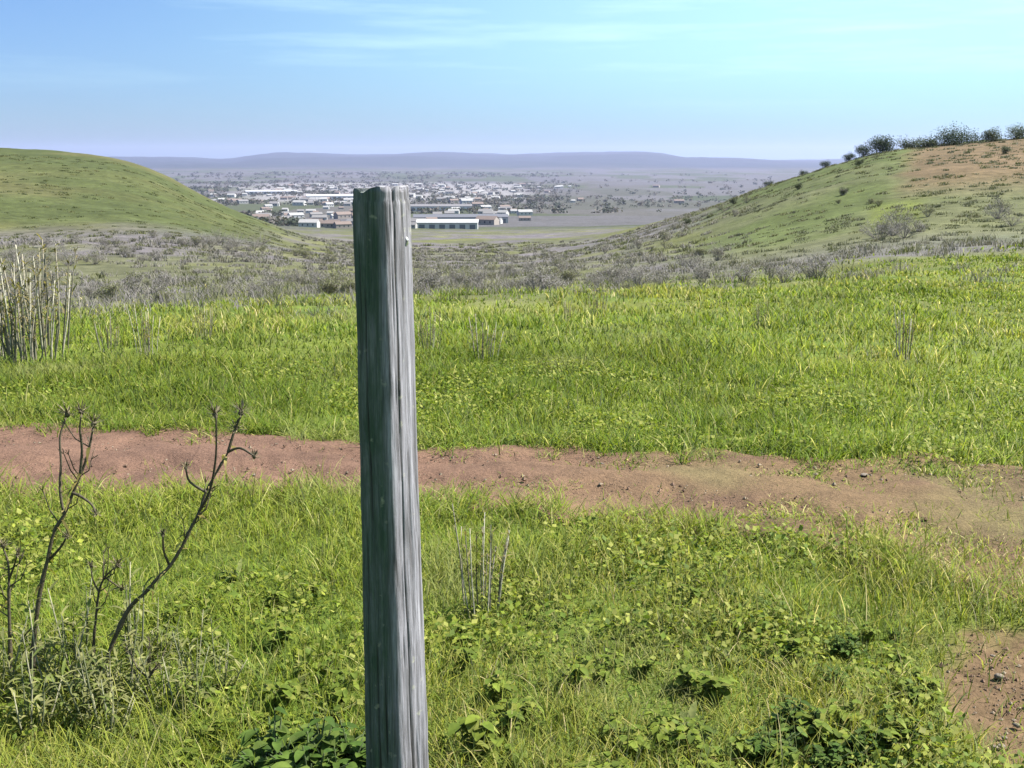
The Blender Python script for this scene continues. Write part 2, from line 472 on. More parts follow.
def build_track():
    az = np.linspace(_ta[0], _ta[-1], 1500); nv = 40
    n = np.interp(az, _ta, _tn); f = np.interp(az, _ta, _tf)
    e0 = (fbm(az*22, az*0, 91, 3)-.5)*.30; e1 = (fbm(az*22, az*0+5, 92, 3)-.5)*.30
    v = np.linspace(0, 1, nv)[None, :]
    rad = (n+(f-n)*e0)[:, None]*(1-v)+(f+(f-n)*e1)[:, None]*v
    x = (rad*np.sin(az)[:, None]).ravel(); y = (rad*np.cos(az)[:, None]).ravel()
    vv = np.broadcast_to(v, rad.shape).ravel()
    vw = vv+(fbm(x*.7, y*.7, 95, 3)-.5)*.25
    rut = .028*np.sin(np.pi*np.clip(vv, 0, 1))-.030*(np.exp(-((vw-.3)/.10)**2)+np.exp(-((vw-.70)/.10)**2))
    z = height(x, y)+.014+(fbm(x*5, y*5, 93, 4)-.5)*.026+np.maximum(rut, -.008)+np.where((vv < .01) | (vv > .99), -.03, 0)
    t = sstep(-.15, .25, np.arctan2(x, y))
    c = lerp(np.tile(DIRT, (len(x), 1)), SAND, t)
    c = lerp(c, DIRT*.78, sstep(.5, .7, fbm(x*1.2, y*2.6, 94, 4))*.7)
    c = lerp(c, np.array((.105, .10, .045)), sstep(.55, .8, track_grass(x, y))*.5)
    i = np.arange(len(az)-1)[:, None]; j = np.arange(nv-1)[None, :]
    q = np.stack([i*nv+j, (i+1)*nv+j, (i+1)*nv+j+1, i*nv+j+1], -1).reshape(-1, 4)[:, ::-1]
    me = np_mesh('dirt_track', np.stack([x, y, z], 1), q, np.full(len(q), 4), M['dirt'], c, True)
    tag(mesh_obj('dirt_track', me), 'worn reddish dirt track crossing the pasture behind the post', 'track', kind='structure')
build_track()

def build_clods():
    """loose crumbs of earth and grit on the track and the bare patch, past counting"""
    n = 5200; a = rng.uniform(-.62, .62, n); v = np.clip(rng.normal(.5, .27, n), .03, .97)
    n0 = np.interp(a, _ta, _tn); f0 = np.interp(a, _ta, _tf); rad = n0+(f0-n0)*v
    x = rad*np.sin(a); y = rad*np.cos(a)
    x[:700] = SOIL[0]+rng.normal(0, .13, 700); y[:700] = SOIL[1]+rng.normal(0, .2, 700)
    sz = np.minimum(.016, .002+rng.exponential(.0022, n)); z = height(x, y)+np.where(np.arange(n) < 700, .002, .008+.022*np.sin(np.pi*v))
    o = np.array([(1, 0, 0), (0, 1, 0), (-1, 0, 0), (0, -1, 0), (0, 0, .8), (0, 0, -.6)])
    V = np.stack([x, y, z], 1)[:, None]+o[None]*(sz[:, None, None])*rng.uniform(.65, 1.35, (n, 6, 3))
    q = np.array([(0, 1, 4), (1, 2, 4), (2, 3, 4), (3, 0, 4), (1, 0, 5), (2, 1, 5), (3, 2, 5), (0, 3, 5)])
    fl = (np.arange(n)[:, None, None]*6+q[None]).ravel()
    c = np.array([(.17, .11, .085), (.145, .092, .068), (.21, .165, .13)])[rng.integers(0, 3, n)]*rng.uniform(.75, 1.25, (n, 1))
    tag(mesh_obj('loose_grit', np_mesh('loose_grit', V.reshape(-1, 3), fl, np.full(n*8, 3), M['dirt'], np.repeat(c, 6, 0))), 'loose grit and crumbs of earth on the bare ground', 'grit', kind='stuff')
build_clods()

# ------------------------------------------------------------------ grass (stuff)
def scatter(n, r0, r1, power, amax=R(34)):
    """n points with radial density r^-power per unit area"""
    k = 2-power; u = rng.random(n)
    r = (r0**k+u*(r1**k-r0**k))**(1/k) if abs(k) > 1e-6 else r0*(r1/r0)**u
    a = rng.uniform(-amax, amax, n)
    return r*np.sin(a), r*np.cos(a), r

def blades(x, y, z, hgt, wid, col, lean):
    n = len(x); a = rng.uniform(0, 2*math.pi, n); b = rng.uniform(0, 2*math.pi, n)
    wx, wy = np.cos(a)*wid/2, np.sin(a)*wid/2
    lx, ly = np.cos(b)*hgt*lean, np.sin(b)*hgt*lean
    V = np.empty((n, 7, 3), np.float32)
    for k, (t, w) in enumerate(((0, 1), (.4, .85), (.75, .55))):
        cx = x+lx*t*t; cy = y+ly*t*t; cz = z-.012+hgt*(t-.25*lean*t*t)
        V[:, 2*k] = np.stack([cx-wx*w, cy-wy*w, cz], 1); V[:, 2*k+1] = np.stack([cx+wx*w, cy+wy*w, cz], 1)
    V[:, 6] = np.stack([x+lx, y+ly, z-.012+hgt*(1-.3*lean)], 1)
    base = np.arange(n)[:, None]*7
    fl = np.concatenate([base+np.array([[0, 1, 3, 2]]), base+np.array([[2, 3, 5, 4]]), base+np.array([[4, 5, 6]])], 1).ravel()
    sz = np.tile(np.array([4, 4, 3]), n)
    C = np.repeat(col, 7, 0)
    return V.reshape(-1, 3), fl, sz, C

PAL = np.array([(.120, .135, .021), (.150, .152, .032), (.088, .115, .021), (.175, .160, .052), (.105, .128, .040), (.30, .25, .13)])
def blade_cols(x, y, n, dryness=.05):
    lush = fbm(x*.8, y*.8, 101, 3); ol = fbm(x*.3+7, y*.3, 102, 3); big = fbm(x*.11, y*.06+3, 105, 3)
    w = np.stack([np.full(n, .9), .3+sstep(.4, .65, ol)*1.2+sstep(.5, .62, big)*.8, .35+sstep(.45, .65, lush)*1.6,
                  .10+sstep(.5, .7, ol)*.6, .35+sstep(.5, .35, lush)*.6, dryness+.10+.22*sstep(.03, .2, np.arctan2(x, y))*sstep(6.5, 4.5, np.hypot(x, y))*sstep(.42, .6, fbm(x*1.9+8, y*1.9, 108, 3))], 1)
    w = np.cumsum(w/w.sum(1, keepdims=True), 1); u = rng.random((n, 1))
    c = PAL[np.clip((u > w).sum(1), 0, 5)]
    pt = fbm(x*.22+11, y*.10, 106, 4); c = lerp(c, c*np.array((1.10, .95, 1.35)), sstep(.46, .62, pt))*(1-.26*sstep(.52, .38, pt))[:, None]
    p2 = fbm(x*.9+5, y*.55+2, 107, 4); c = lerp(c, np.array((.15, .135, .075))*np.ones((n, 1)), sstep(.60, .74, p2)*.6)
    return c*rng.uniform(.85, 1.5, (n, 1))*np.array((1.13, 1.30, .95))

def keep_off(x, y, track_keep):
    d = track_mask(x, y); keep = rng.random(len(x)) > d*(1-track_grass(x, y)*track_keep)
    near = np.hypot(x, y) < 6
    s = np.zeros(len(x)); s[near] = soil_mask(x[near], y[near])
    return keep & (rng.random(len(x)) > s*.9)

def build_grass():
    parts = []
    # near pasture
    x, y, r = scatter(215000, 1.7, 10, 1.35)
    k = keep_off(x, y, .22); x, y, r = x[k], y[k], r[k]
    t = fbm(x*1.7, y*1.7, 111, 3); t2 = fbm(x*6, y*6, 112, 2)
    hgt = (.035+.075*sstep(.35, .75, t)+.035*t2)*rng.uniform(.55, 1.5, len(x))
    hgt = np.where(track_mask(x, y) > .4, hgt*.7, hgt)
    wid = np.maximum(.0032, r*.00085)*rng.uniform(.7, 1.5, len(x))
    parts.append(blades(x, y, height(x, y), hgt, wid, blade_cols(x, y, len(x)), rng.uniform(.15, 1.0, len(x))))
    # the field beyond the track
    x, y, r = scatter(230000, 9, 75, 1.25)
    k = keep_off(x, y, .7); x, y, r = x[k], y[k], r[k]
    px = 512+F*x/y/CP
    edge = np.interp(px, [0, 300, 512, 700, 870, 1024], [30, 34, 30, 40, 55, 65])
    k = rng.random(len(x)) > sstep(.55, 1.3, r/edge)*.9; x, y, r = x[k], y[k], r[k]
    k = rng.random(len(x)) > sstep(.48, .66, fbm(x*.12+4, y*.12, 115, 4))*sstep(12, 20, r)*.8; x, y, r = x[k], y[k], r[k]
    t = fbm(x*.6, y*.6, 113, 4)
    hgt = (.06+.16*sstep(.4, .8, t))*rng.uniform(.6, 1.5, len(x))*(1+r*.006)
    wid = np.maximum(.006, r*.0011)*rng.uniform(.7, 1.4, len(x))
    parts.append(blades(x, y, height(x, y), hgt, wid, blade_cols(x, y, len(x), .09), rng.uniform(.2, .9, len(x))))
    # long seeding grass tufts standing above the turf
    cx, cy, cr = scatter(620, 2.4, 30, 1.3)
    k = keep_off(cx, cy, .3); cx, cy, cr = cx[k], cy[k], cr[k]
    m = 26; x = np.repeat(cx, m)+rng.normal(0, .045, len(cx)*m)*np.repeat(1+cr*.05, m); y = np.repeat(cy, m)+rng.normal(0, .045, len(cx)*m)*np.repeat(1+cr*.05, m)
    r = np.hypot(x, y)
    hgt = rng.uniform(.10, .26, len(x)); wid = np.maximum(.003, r*.0009)*rng.uniform(.7, 1.3, len(x))
    cc = blade_cols(x, y, len(x), .35)
    parts.append(blades(x, y, height(x, y), hgt, wid, cc, rng.uniform(.2, .8, len(x))))
    # sparse short growth and dry litter on the grown-over part of the track
    a = rng.uniform(-.06, .62, 60000); v = rng.uniform(0, 1, len(a))
    n0 = np.interp(a, _ta, _tn); f0 = np.interp(a, _ta, _tf); rad = n0+(f0-n0)*v
    x = rad*np.sin(a); y = rad*np.cos(a)
    k = rng.random(len(x)) < (sstep(-.06, .16, a)*.30+.05)*sstep(.46, .64, fbm(x*2.2, y*2.8, 119, 3)+.12*np.abs(v-.5))
    x, y, rad = x[k], y[k], rad[k]
    parts.append(blades(x, y, height(x, y)+.012, rng.uniform(.015, .06, len(x)), np.maximum(.004, rad*.0009)*rng.uniform(.7, 1.4, len(x)), blade_cols(x, y, len(x), .9), rng.uniform(.3, 1.6, len(x))))
    # tufts leaning over both edges of the track
    a = rng.uniform(-.66, .66, 900); a = np.where((a > .05) & (rng.random(900) < .5), -a, a); e = rng.random(900) < .5
    n0 = np.interp(a, _ta, _tn); f0 = np.interp(a, _ta, _tf)
    rad = np.where(e, n0, f0)+(f0-n0)*rng.normal(0, .09, 900)
    m = 34; sp = np.repeat(rng.uniform(.02, .07, 900), m)
    x = np.repeat(rad*np.sin(a), m)+rng.normal(0, 1, 900*m)*sp; y = np.repeat(rad*np.cos(a), m)+rng.normal(0, 1, 900*m)*sp
    parts.append(blades(x, y, height(x, y), np.repeat(rng.uniform(.04, .16, 900), m)*rng.uniform(.4, 1.2, len(x)), np.maximum(.0035, np.hypot(x, y)*.0009)*rng.uniform(.7, 1.4, len(x)), blade_cols(x, y, len(x), .22), rng.uniform(.3, 1.3, len(x))))
    off = 0; V = []; FL = []; SZ = []; C = []
    for v, fl, sz, c in parts:
        V.append(v); FL.append(fl+off); SZ.append(sz); C.append(c); off += len(v)
    me = np_mesh('grass', np.concatenate(V), np.concatenate(FL), np.concatenate(SZ), M['grass'], np.concatenate(C), True)
    tag(mesh_obj('grass', me), 'short lush green grass covering the pasture', 'grass', kind='stuff')
build_grass()

def leaf_quads(P, size, col, flat=.6, aspect=.75):
    """a small pointed leaf (four corner kite) at each point, mostly lying flat"""
    n = len(P); nx = rng.normal(0, flat, n); ny = rng.normal(0, flat, n); nz = np.ones(n)
    nn = np.stack([nx, ny, nz], 1); nn /= np.linalg.norm(nn, axis=1, keepdims=True)
    a = rng.uniform(0, 2*math.pi, n); d = np.stack([np.cos(a), np.sin(a), np.zeros(n)], 1)
    u = np.cross(nn, d); u /= np.linalg.norm(u, axis=1, keepdims=True); v = np.cross(nn, u)
    s = size[:, None]/2
    V = np.stack([P-u*s, P+v*s*aspect*.95+u*s*.1, P+u*s, P-v*s*aspect*.95+u*s*.1], 1).reshape(-1, 3)
    fl = np.arange(n*4); sz = np.full(n, 4)
    return V, fl, sz, np.repeat(col, 4, 0)

def build_clover():
    x, y, r = scatter(90000, 2.2, 9, 1.5)
    p = fbm(x*1.4+3, y*1.4, 121, 4)
    k = keep_off(x, y, .3) & (track_mask(x, y) < .25) & (soil_mask(x, y) < .08) & (rng.random(len(x)) < sstep(.44, .60, p)); x, y, r = x[k], y[k], r[k]
    z = height(x, y)+rng.uniform(.01, .085, len(x))*(.5+sstep(.45, .7, fbm(x*1.4+3, y*1.4, 121, 4)))
    c = np.array([(.115, .16, .030), (.145, .178, .042), (.08, .125, .03), (.185, .21, .08)])[rng.integers(0, 4, len(x))]*rng.uniform(.7, 1.25, (len(x), 1))
    me = np_mesh('clover', *leaf_quads(np.stack([x, y, z], 1), rng.uniform(.012, .03, len(x))*(1+r*.03), c), [] if False else M['leaf']) if False else None
    V, fl, sz, cc = leaf_quads(np.stack([x, y, z], 1), rng.uniform(.012, .03, len(x))*(1+r*.03), c)
    me = np_mesh('clover', V, fl, sz, M['leaf'], cc)
    tag(mesh_obj('clover', me), 'patches of small round clover leaves among the short grass', 'ground cover', kind='stuff')
build_clover()

def build_scrub():
    """the uncountable low brush on the slope beyond the field"""
    cx, cy, cr = scatter(10500, 15, 400, .95, R(36))
    px = 512+F*cx/cy/CP
    edge = np.interp(px, [0, 300, 512, 700, 870, 1024], [30, 34, 30, 40, 60, 75])
    p = fbm(cx*.05, cy*.05, 131, 4)
    grn = (1-sstep(240, 330, px))*sstep(170, 215, cr)
    k = (rng.random(len(cx)) < np.where(px < 620, .30, .12)*sstep(.46, .60, fbm(cx*.16+2, cy*.16, 134, 3))+.96*sstep(.5, 1.25, cr/edge*(.6+.8*fbm(cx*.11, cy*.11, 133, 3)))) & (rng.random(len(cx)) < .25+.9*sstep(.4, .6, p)) & (rng.random(len(cx)) > grn*.35) & (rng.random(len(cx)) > .25*sstep(680, 780, px)*sstep(75, 100, cr))
    grn = np.maximum(grn, .75*sstep(680, 780, px)*sstep(75, 100, cr)); cx, cy, cr, grn = cx[k], cy[k], cr[k], grn[k]
    m = 46; n = len(cx)*m
    hh = np.repeat(rng.uniform(.2, .75, len(cx))*(1+cr*.002)*(1-.6*grn)*sstep(-8, 34, cr), m); rad = np.repeat(rng.uniform(.3, .8, len(cx))*(1+cr*.003), m)
    x = np.repeat(cx, m)+rng.normal(0, .5, n)*rad; y = np.repeat(cy, m)+rng.normal(0, .5, n)*rad
    z0 = height(x, y); t = rng.random(n)
    P = np.stack([x, y, z0], 1)
    cols = np.array([(.14, .128, .112), (.165, .15, .155), (.11, .114, .055), (.14, .126, .126), (.175, .16, .152)])
    cc0 = lerp(cols[rng.integers(0, 5, len(cx))], np.array([(.075, .085, .032), (.105, .105, .045), (.06, .07, .03)])[rng.integers(0, 3, len(cx))], grn)
    c = np.repeat(cc0, m, 0)*rng.uniform(.7, 1.25, (n, 1))
    r = np.hypot(x, y)
    v1 = blades(x, y, z0, hh*rng.uniform(.3, 1.0, n), np.maximum(.014, r*.0006)*rng.uniform(.6, 1.3, n), c, rng.uniform(.2, 1.1, n))
    me = np_mesh('dry_brush', v1[0], v1[1], v1[2], M['bush'], v1[3], True)
    tag(mesh_obj('dry_brush', me), 'low dry grey-brown brush covering the slope beyond the pasture', 'brush', kind='stuff')
build_scrub()

# ------------------------------------------------------------------ the fence post
def build_post():
    Y = 2.2
    bot_px = plane(399, 760, Y); top_px = plane(381, 189, Y)
    bx = bot_px[0]+(bot_px[0]-top_px[0])*.3
    zb = hz(bx, Y)-.12
    top = Vector(top_px); base = Vector((bx, Y-.03, zb))
    root = empty('fence_post', (base.x, base.y, hz(bx, Y)))
    tag(root, 'weathered square wooden fence post standing alone in the grass', 'fence post')
    th = R(33); n_s = 34; nz = 260
    u = np.arange(n_s)/n_s*2-1; o1 = np.ones(n_s)
    px_ = np.concatenate([u, o1, -u, -o1]); py_ = np.concatenate([-o1, u, o1, -u])
    l = (np.abs(px_)**7+np.abs(py_)**7)**(1/7); px_, py_ = px_/l, py_/l
    T, X = np.meshgrid(np.linspace(0, 1, nz+1), px_, indexing='ij'); Yy = np.broadcast_to(py_, X.shape)
    s_ = (.112*(1-T)+.086*T)*.5; X = X*s_; Yy = Yy*s_; ang = np.arctan2(Yy, X)
    ca, sa = math.cos(-th), math.sin(-th)
    d = 1+(fbm(ang*2.2+9, T*7, 141, 4)-.5)*.13+(vnoise(ang*9, T*3.5, 143)-.5)*.03+(fbm(ang*26, T*9, 147, 3)-.5)*.022
    crack = np.zeros_like(T)
    for a0, wob, ph, wd, dp, sd, f0 in ((-1.78, .10, 0, .055, .17, 144, 6), (-1.25, .06, 2, .035, .10, 148, 9), (-2.1, .05, 4, .03, .09, 149, 8),
                                    (-.28, .08, 1, .055, .15, 145, 5), (.12, .05, 3, .035, .10, 150, 8), (-.55, .04, 5, .03, .08, 151, 10)):
        c_ = a0+wob*np.sin(T*5+ph)+.02*np.sin(T*31+ph)
        crack += np.clip(1-np.abs(ang-c_)/wd, 0, 1)*dp*sstep(.42, .62, vnoise(T*f0, T*0+sd, sd))
    d = d-crack; d = np.where(T > .985, d*.965, d)
    chip = sstep(.955, 1.0, T)*sstep(.55, .75, vnoise(ang*3.1+4, T*0, 152))*.08; d = d-chip
    zz = base.z+(top.z-base.z)*T; xx, yy = X*d, Yy*d
    zz[-1] += (vnoise(X[-1]*70, Yy[-1]*70, 146)-.5)*.018+.08*X[-1]*ca
    cx_ = base.x+(top.x-base.x)*T; cy_ = base.y+(top.y-base.y)*T
    V = np.stack([cx_+xx*ca-yy*sa-base.x, cy_+xx*sa+yy*ca-base.y, zz-root.location.z], -1).reshape(-1, 3).tolist()
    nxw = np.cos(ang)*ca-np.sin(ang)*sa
    moss_shade = np.clip(.95*sstep(.35, -.2, nxw)+.2*sstep(.3, .05, T), 0, 1)  # algae cover, weighted to paint the post's unlit side darker
    C = np.stack([moss_shade, np.clip(crack*9, 0, 1), T*0], -1).reshape(-1, 3).tolist()
    nr = 4*n_s; FC = []
    for i in range(nz):
        for k in range(nr):
            k2 = (k+1) % nr
            FC.append((i*nr+k, i*nr+k2, (i+1)*nr+k2, (i+1)*nr+k))
    ctr = len(V); V.append((top.x-base.x, top.y-base.y, top.z-root.location.z+.002)); C.append((.2, 0, 0))
    for k in range(nr): FC.append((nz*nr+k, nz*nr+(k+1) % nr, ctr))
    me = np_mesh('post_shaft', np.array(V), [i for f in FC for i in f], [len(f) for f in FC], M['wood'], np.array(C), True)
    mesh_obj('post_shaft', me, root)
    # two bent wire staples left on the sunlit face, near its outer edge
    for (px, py, sz) in ((407, 241, .008), (416, 660, .007)):
        p = plane(px-4, py, Y)
        o = Vector((p[0], p[1]-.004, p[2]))-root.location
        nrm = Vector((math.cos(th), -math.sin(th), 0)); sd = Vector((math.sin(th), math.cos(th), 0))
        b = MB(); s = sz; q = []
        for k in range(9):
            a = math.pi*k/8
            q.append(o+Vector((0, 0, 1))*(s*math.cos(a))+nrm*(.004+s*1.0*math.sin(a)))
        q = [q[0]-nrm*.02]+q+[q[-1]-nrm*.02]
        b.tube(q, [.0026]*len(q), 6)
        b.build('staple', M['metal'], root, True)
build_post()

# ------------------------------------------------------------------ dead stalks in the left foreground
def build_stalk(stem_px, branches, heads, label, Y, thick, base_px):
    g = ground(*base_px); root = empty('dead_stalk', tuple(g)); tag(root, label, 'dead stalk', 'dry weed stalks left of the post')
    Yb = g[1]
    def P(px, py, k=0.0): return Vector(plane(px, py, Yb+k))-root.location
    def smooth_line(pts, k0, k1):
        pts = [P(a, b, k0+(k1-k0)*i/max(1, len(pts)-1)) for i, (a, b) in enumerate(pts)]
        out = []
        for i in range(len(pts)-1):
            p0 = pts[max(i-1, 0)]; p1 = pts[i]; p2 = pts[i+1]; p3 = pts[min(i+2, len(pts)-1)]
            for s in range(4):
                t = s/4
                out.append(.5*((2*p1)+(p2-p0)*t+(2*p0-5*p1+4*p2-p3)*t*t+(3*p1-p0-3*p2+p3)*t**3))
        out.append(pts[-1]); return out
    def shade():
        q = random.uniform(.75, 1.2); return (.062*q, .050*q, .032*q)
    b = MB(); b.cur = shade()
    line = smooth_line([base_px]+stem_px, 0, Y)
    line[0] = line[0]-Vector((0, 0, .02))
    rad = [thick*.85*(1-.6*i/(len(line)-1))*random.uniform(.82, 1.15)*(1.3 if i % 7 == 3 else 1) for i in range(len(line))]
    b.tube(line, rad, 7); b.build('stem', M['stalk'], root, True)
    for k, br in enumerate(branches):
        b = MB(); b.cur = shade(); ln = smooth_line(br, Y*.6, Y*.6+random.uniform(-.06, .06))
        b.tube(ln, [thick*.55*(1-.5*i/len(ln)) for i in range(len(ln))], 6)
        b.build('branch', M['stalk'], root, True)
    for (hx, hy, s) in heads:
        b = MB(); b.cur = (.075, .062, .035)
        c = P(hx, hy, Y*.7); r = s*Yb/F
        b.blob(c, r*.36, 1.1, 8, 5, .3)
        for k in range(44):                      # dry bracts
            a = random.uniform(0, 6.28); e = random.uniform(-.5, 1.3)
            d = Vector((math.cos(a)*math.cos(e), math.sin(a)*math.cos(e), math.sin(e)))
            b.cur = random.choice([(.10, .08, .045), (.05, .04, .025), (.17, .14, .08)])
            b.leaf(c+d*r*.4, d, r*random.uniform(.6, 1.35), r*.16, -.1, 2)
        b.build('seed_head', M['stalk'], root)
    for q in range(7):
        i = random.randint(len(line)//3, len(line)-3); p0 = Vector(line[i]); a = random.uniform(-1.2, 1.2); ln = random.uniform(.04, .11)
        d = Vector((math.sin(a), random.uniform(-.5, .5), .9)).normalized()
        b = MB(); b.cur = shade(); p1 = p0+d*ln*.5+Vector((.01*math.sin(a), 0, -.004)); p2 = p0+d*ln+Vector((0, 0, .01))
        b.tube([p0, p1, p2], [.0022, .0018, .0012], 5)
        for w in range(5):
            e = random.uniform(0, 6.28); dd = (d+Vector((math.cos(e), math.sin(e), 0))*.6).normalized()
            b.tube([p2, p2+dd*random.uniform(.012, .025)], [.0011, .0007], 4, False)
        b.build('twig', M['stalk'], root, True)
    # shrivelled leaves along the stem
    b = MB()
    for i in range(3, len(line)-2, 2):
        for _ in range(random.randint(0, 2)):
            a = random.uniform(0, 6.28); b.cur = random.choice([(.16, .14, .07), (.09, .085, .04), (.24, .22, .13)])
            b.leaf(line[i], (math.cos(a), math.sin(a), random.uniform(-.2, .7)), random.uniform(.025, .06), random.uniform(.005, .011), random.uniform(.2, 1.0), 3)
    b.build('withered_leaf', M['leaf'], root)['kind'] = 'stuff'
build_stalk([(34,640),(40,592),(47,562),(54,532),(64,515),(73,493),(80,476),(88,454),(93,428)],
            [[(64,515),(60,490),(61,462),(60,437),(66,418)], [(80,476),(82,450),(80,430),(81,416)], [(73,493),(82,497),(92,505),(95,512)], [(47,562),(60,548),(66,538)]],
            [(67,414,9),(81,412,8),(94,424,9),(96,514,5),(67,536,5)], 'tall upright dark dead stalk with forked top, beside the bowing one', .05, .0085, (30,700))
build_stalk([(105,663),(114,640),(129,609),(146,592),(157,579),(170,566),(183,545),(190,530),(200,510),(206,492),(219,468),(228,452),(235,430)],
            [[(200,510),(210,490),(216,455),(216,415)], [(228,452),(240,448),(254,456)], [(228,452),(234,432),(242,414)], [(170,566),(164,552),(163,536)], [(206,492),(190,482),(186,470)]],
            [(215,414,9),(241,412,9),(236,428,8),(254,457,6),(163,534,5),(186,468,6)], 'long dead stalk bowing towards the post with branched seed heads', .12, .0085, (88,698))
build_stalk([(94,640),(96,618),(99,592),(105,577),(117,566)], [[(105,577),(113,583),(121,588)], [(99,592),(93,580),(91,568)]],
            [(118,565,7),(122,589,6),(91,566,5)], 'short hooked dead stalk between the two tall ones', .03, .006, (92,690))
build_stalk([(10,640),(9,610),(9,580),(8,562),(3,548)], [[(9,580),(14,566),(17,556)]],
            [(3,546,7),(18,554,6)], 'short straight dead stalk at the outer side of the clump, farthest from the post', .02, .007, (11,690))
build_stalk([(147,690),(150,676),(149,664)], [[(150,676),(156,668)]], [(149,661,5),(157,667,4)], 'stubby broken dead stalk low in the grass beside the bowing one', .01, .006, (146,712))

# ------------------------------------------------------------------ weeds
def make_weed(kind, name, label, cat, group):
    root = empty(name); tag(root, label, cat, group)
    st = MB(); fo = MB()
    if kind == 'broad':
        for k in range(9):
            a = random.uniform(0, 6.28); r = random.uniform(.02, .10); h = random.uniform(.06, .16)
            p0 = Vector((math.cos(a)*.01, math.sin(a)*.01, -.01)); p1 = Vector((math.cos(a)*r, math.sin(a)*r, h))
            st.cur = (.10, .11, .04); st.tube([p0, p0.lerp(p1, .5)+Vector((0, 0, .02)), p1], [.0035, .003, .002], 5)
            for j in range(6):
                b = random.uniform(0, 6.28); t = random.uniform(.45, 1)
                q = random.uniform(.75, 1.25); fo.cur = random.choice([(.10*q, .14*q, .03*q), (.08*q, .12*q, .028*q), (.14*q, .17*q, .055*q)])
                fo.leaf(p0.lerp(p1, t)+Vector((0, 0, .01)), (math.cos(b), math.sin(b), random.uniform(.0, .6)), random.uniform(.035, .075), random.uniform(.025, .05), random.uniform(.1, .7), 4, .25)
    elif kind == 'rosette':
        for k in range(22):
            a = k*2.4+random.uniform(-.3, .3); e = random.uniform(.05, .9)
            q = random.uniform(.75, 1.2); fo.cur = random.choice([(.095*q, .125*q, .05*q), (.075*q, .115*q, .038*q), (.12*q, .145*q, .07*q)])
            fo.leaf((0, 0, .005), (math.cos(a), math.sin(a), e), random.uniform(.08, .17), random.uniform(.022, .045), random.uniform(.2, .6), 6, .2)
        st.cur = (.10, .11, .05); st.tube([(0, 0, -.02), (0, 0, .02), (.004, 0, .03)], [.012, .01, .004], 7)
    elif kind == 'dark':
        for k in range(30):
            a = random.uniform(0, 6.28); r = random.uniform(.03, .17); h = random.uniform(.06, .20)*(1.2-r*2)
            p0 = Vector((math.cos(a)*.02, math.sin(a)*.02, -.01)); p1 = Vector((math.cos(a)*r, math.sin(a)*r, h))
            st.cur = (.05, .07, .025); st.tube([p0, p0.lerp(p1, .6)+Vector((0, 0, .03)), p1], [.004, .003, .002], 5)
            for j in range(7):
                b = random.uniform(0, 6.28); q = random.uniform(.7, 1.25)
                fo.cur = random.choice([(.045*q, .088*q, .024*q), (.058*q, .10*q, .028*q), (.078*q, .12*q, .038*q)])
                fo.leaf(p0.lerp(p1, random.uniform(.4, 1)), (math.cos(b), math.sin(b), random.uniform(-.1, .6)), random.uniform(.03, .065), random.uniform(.02, .04), random.uniform(.1, .8), 4, .25)
    elif kind == 'upright':
        for k in range(7):
            a = random.uniform(0, 6.28); r = random.uniform(.01, .09); h = random.uniform(.16, .42)
            p0 = Vector((math.cos(a)*r*.5, math.sin(a)*r*.5, -.02)); p1 = Vector((math.cos(a)*r*1.8, math.sin(a)*r*1.8, h))
            mid = p0.lerp(p1, .5)+Vector((random.uniform(-.015, .015), random.uniform(-.015, .015), 0))
            st.cur = random.choice([(.14, .145, .09), (.10, .11, .055), (.21, .20, .13)]); st.tube([p0, mid, p1], [.004, .0035, .002], 5)
            for j in range(15):
                b = random.uniform(0, 6.28); t = random.uniform(.05, 1); q = random.uniform(.7, 1.3)
                fo.cur = random.choice([(.12*q, .14*q, .075*q), (.085*q, .115*q, .045*q), (.17*q, .185*q, .115*q)])
                fo.leaf(p0.lerp(p1, t), (math.cos(b), math.sin(b), random.uniform(.3, 1.5)), random.uniform(.04, .09), random.uniform(.008, .016), random.uniform(.1, .6), 4, .2)
    elif kind == 'reed':
        for k in range(15):
            a = random.uniform(0, 6.28); r = random.uniform(.02, .22); h = random.uniform(.55, 1.1)
            p0 = Vector((math.cos(a)*r, math.sin(a)*r, -.03)); p1 = Vector((math.cos(a)*r*1.7, math.sin(a)*r*1.7, h))
            mid = p0.lerp(p1, .5)+Vector((random.uniform(-.03, .03), random.uniform(-.03, .03), 0))
            st.cur = random.choice([(.20, .18, .14), (.09, .085, .06), (.15, .14, .10), (.30, .28, .22)]); st.tube([p0, mid, p1], [.008, .007, .005], 5)
            for j in range(10):
                b = random.uniform(0, 6.28); t = random.uniform(.4, 1); q = random.uniform(.7, 1.2)
                fo.cur = random.choice([(.18*q, .16*q, .12*q), (.09*q, .085*q, .06*q), (.13*q, .14*q, .07*q)])
                fo.leaf(p0.lerp(p1, t), (math.cos(b), math.sin(b), random.uniform(.4, 2.)), random.uniform(.06, .13), random.uniform(.012, .024), random.uniform(.1, .5), 3, .2)
    st.build('stem', M['bark'], root, True)
    fo.build('foliage', M['leaf'], root, True)
    return root

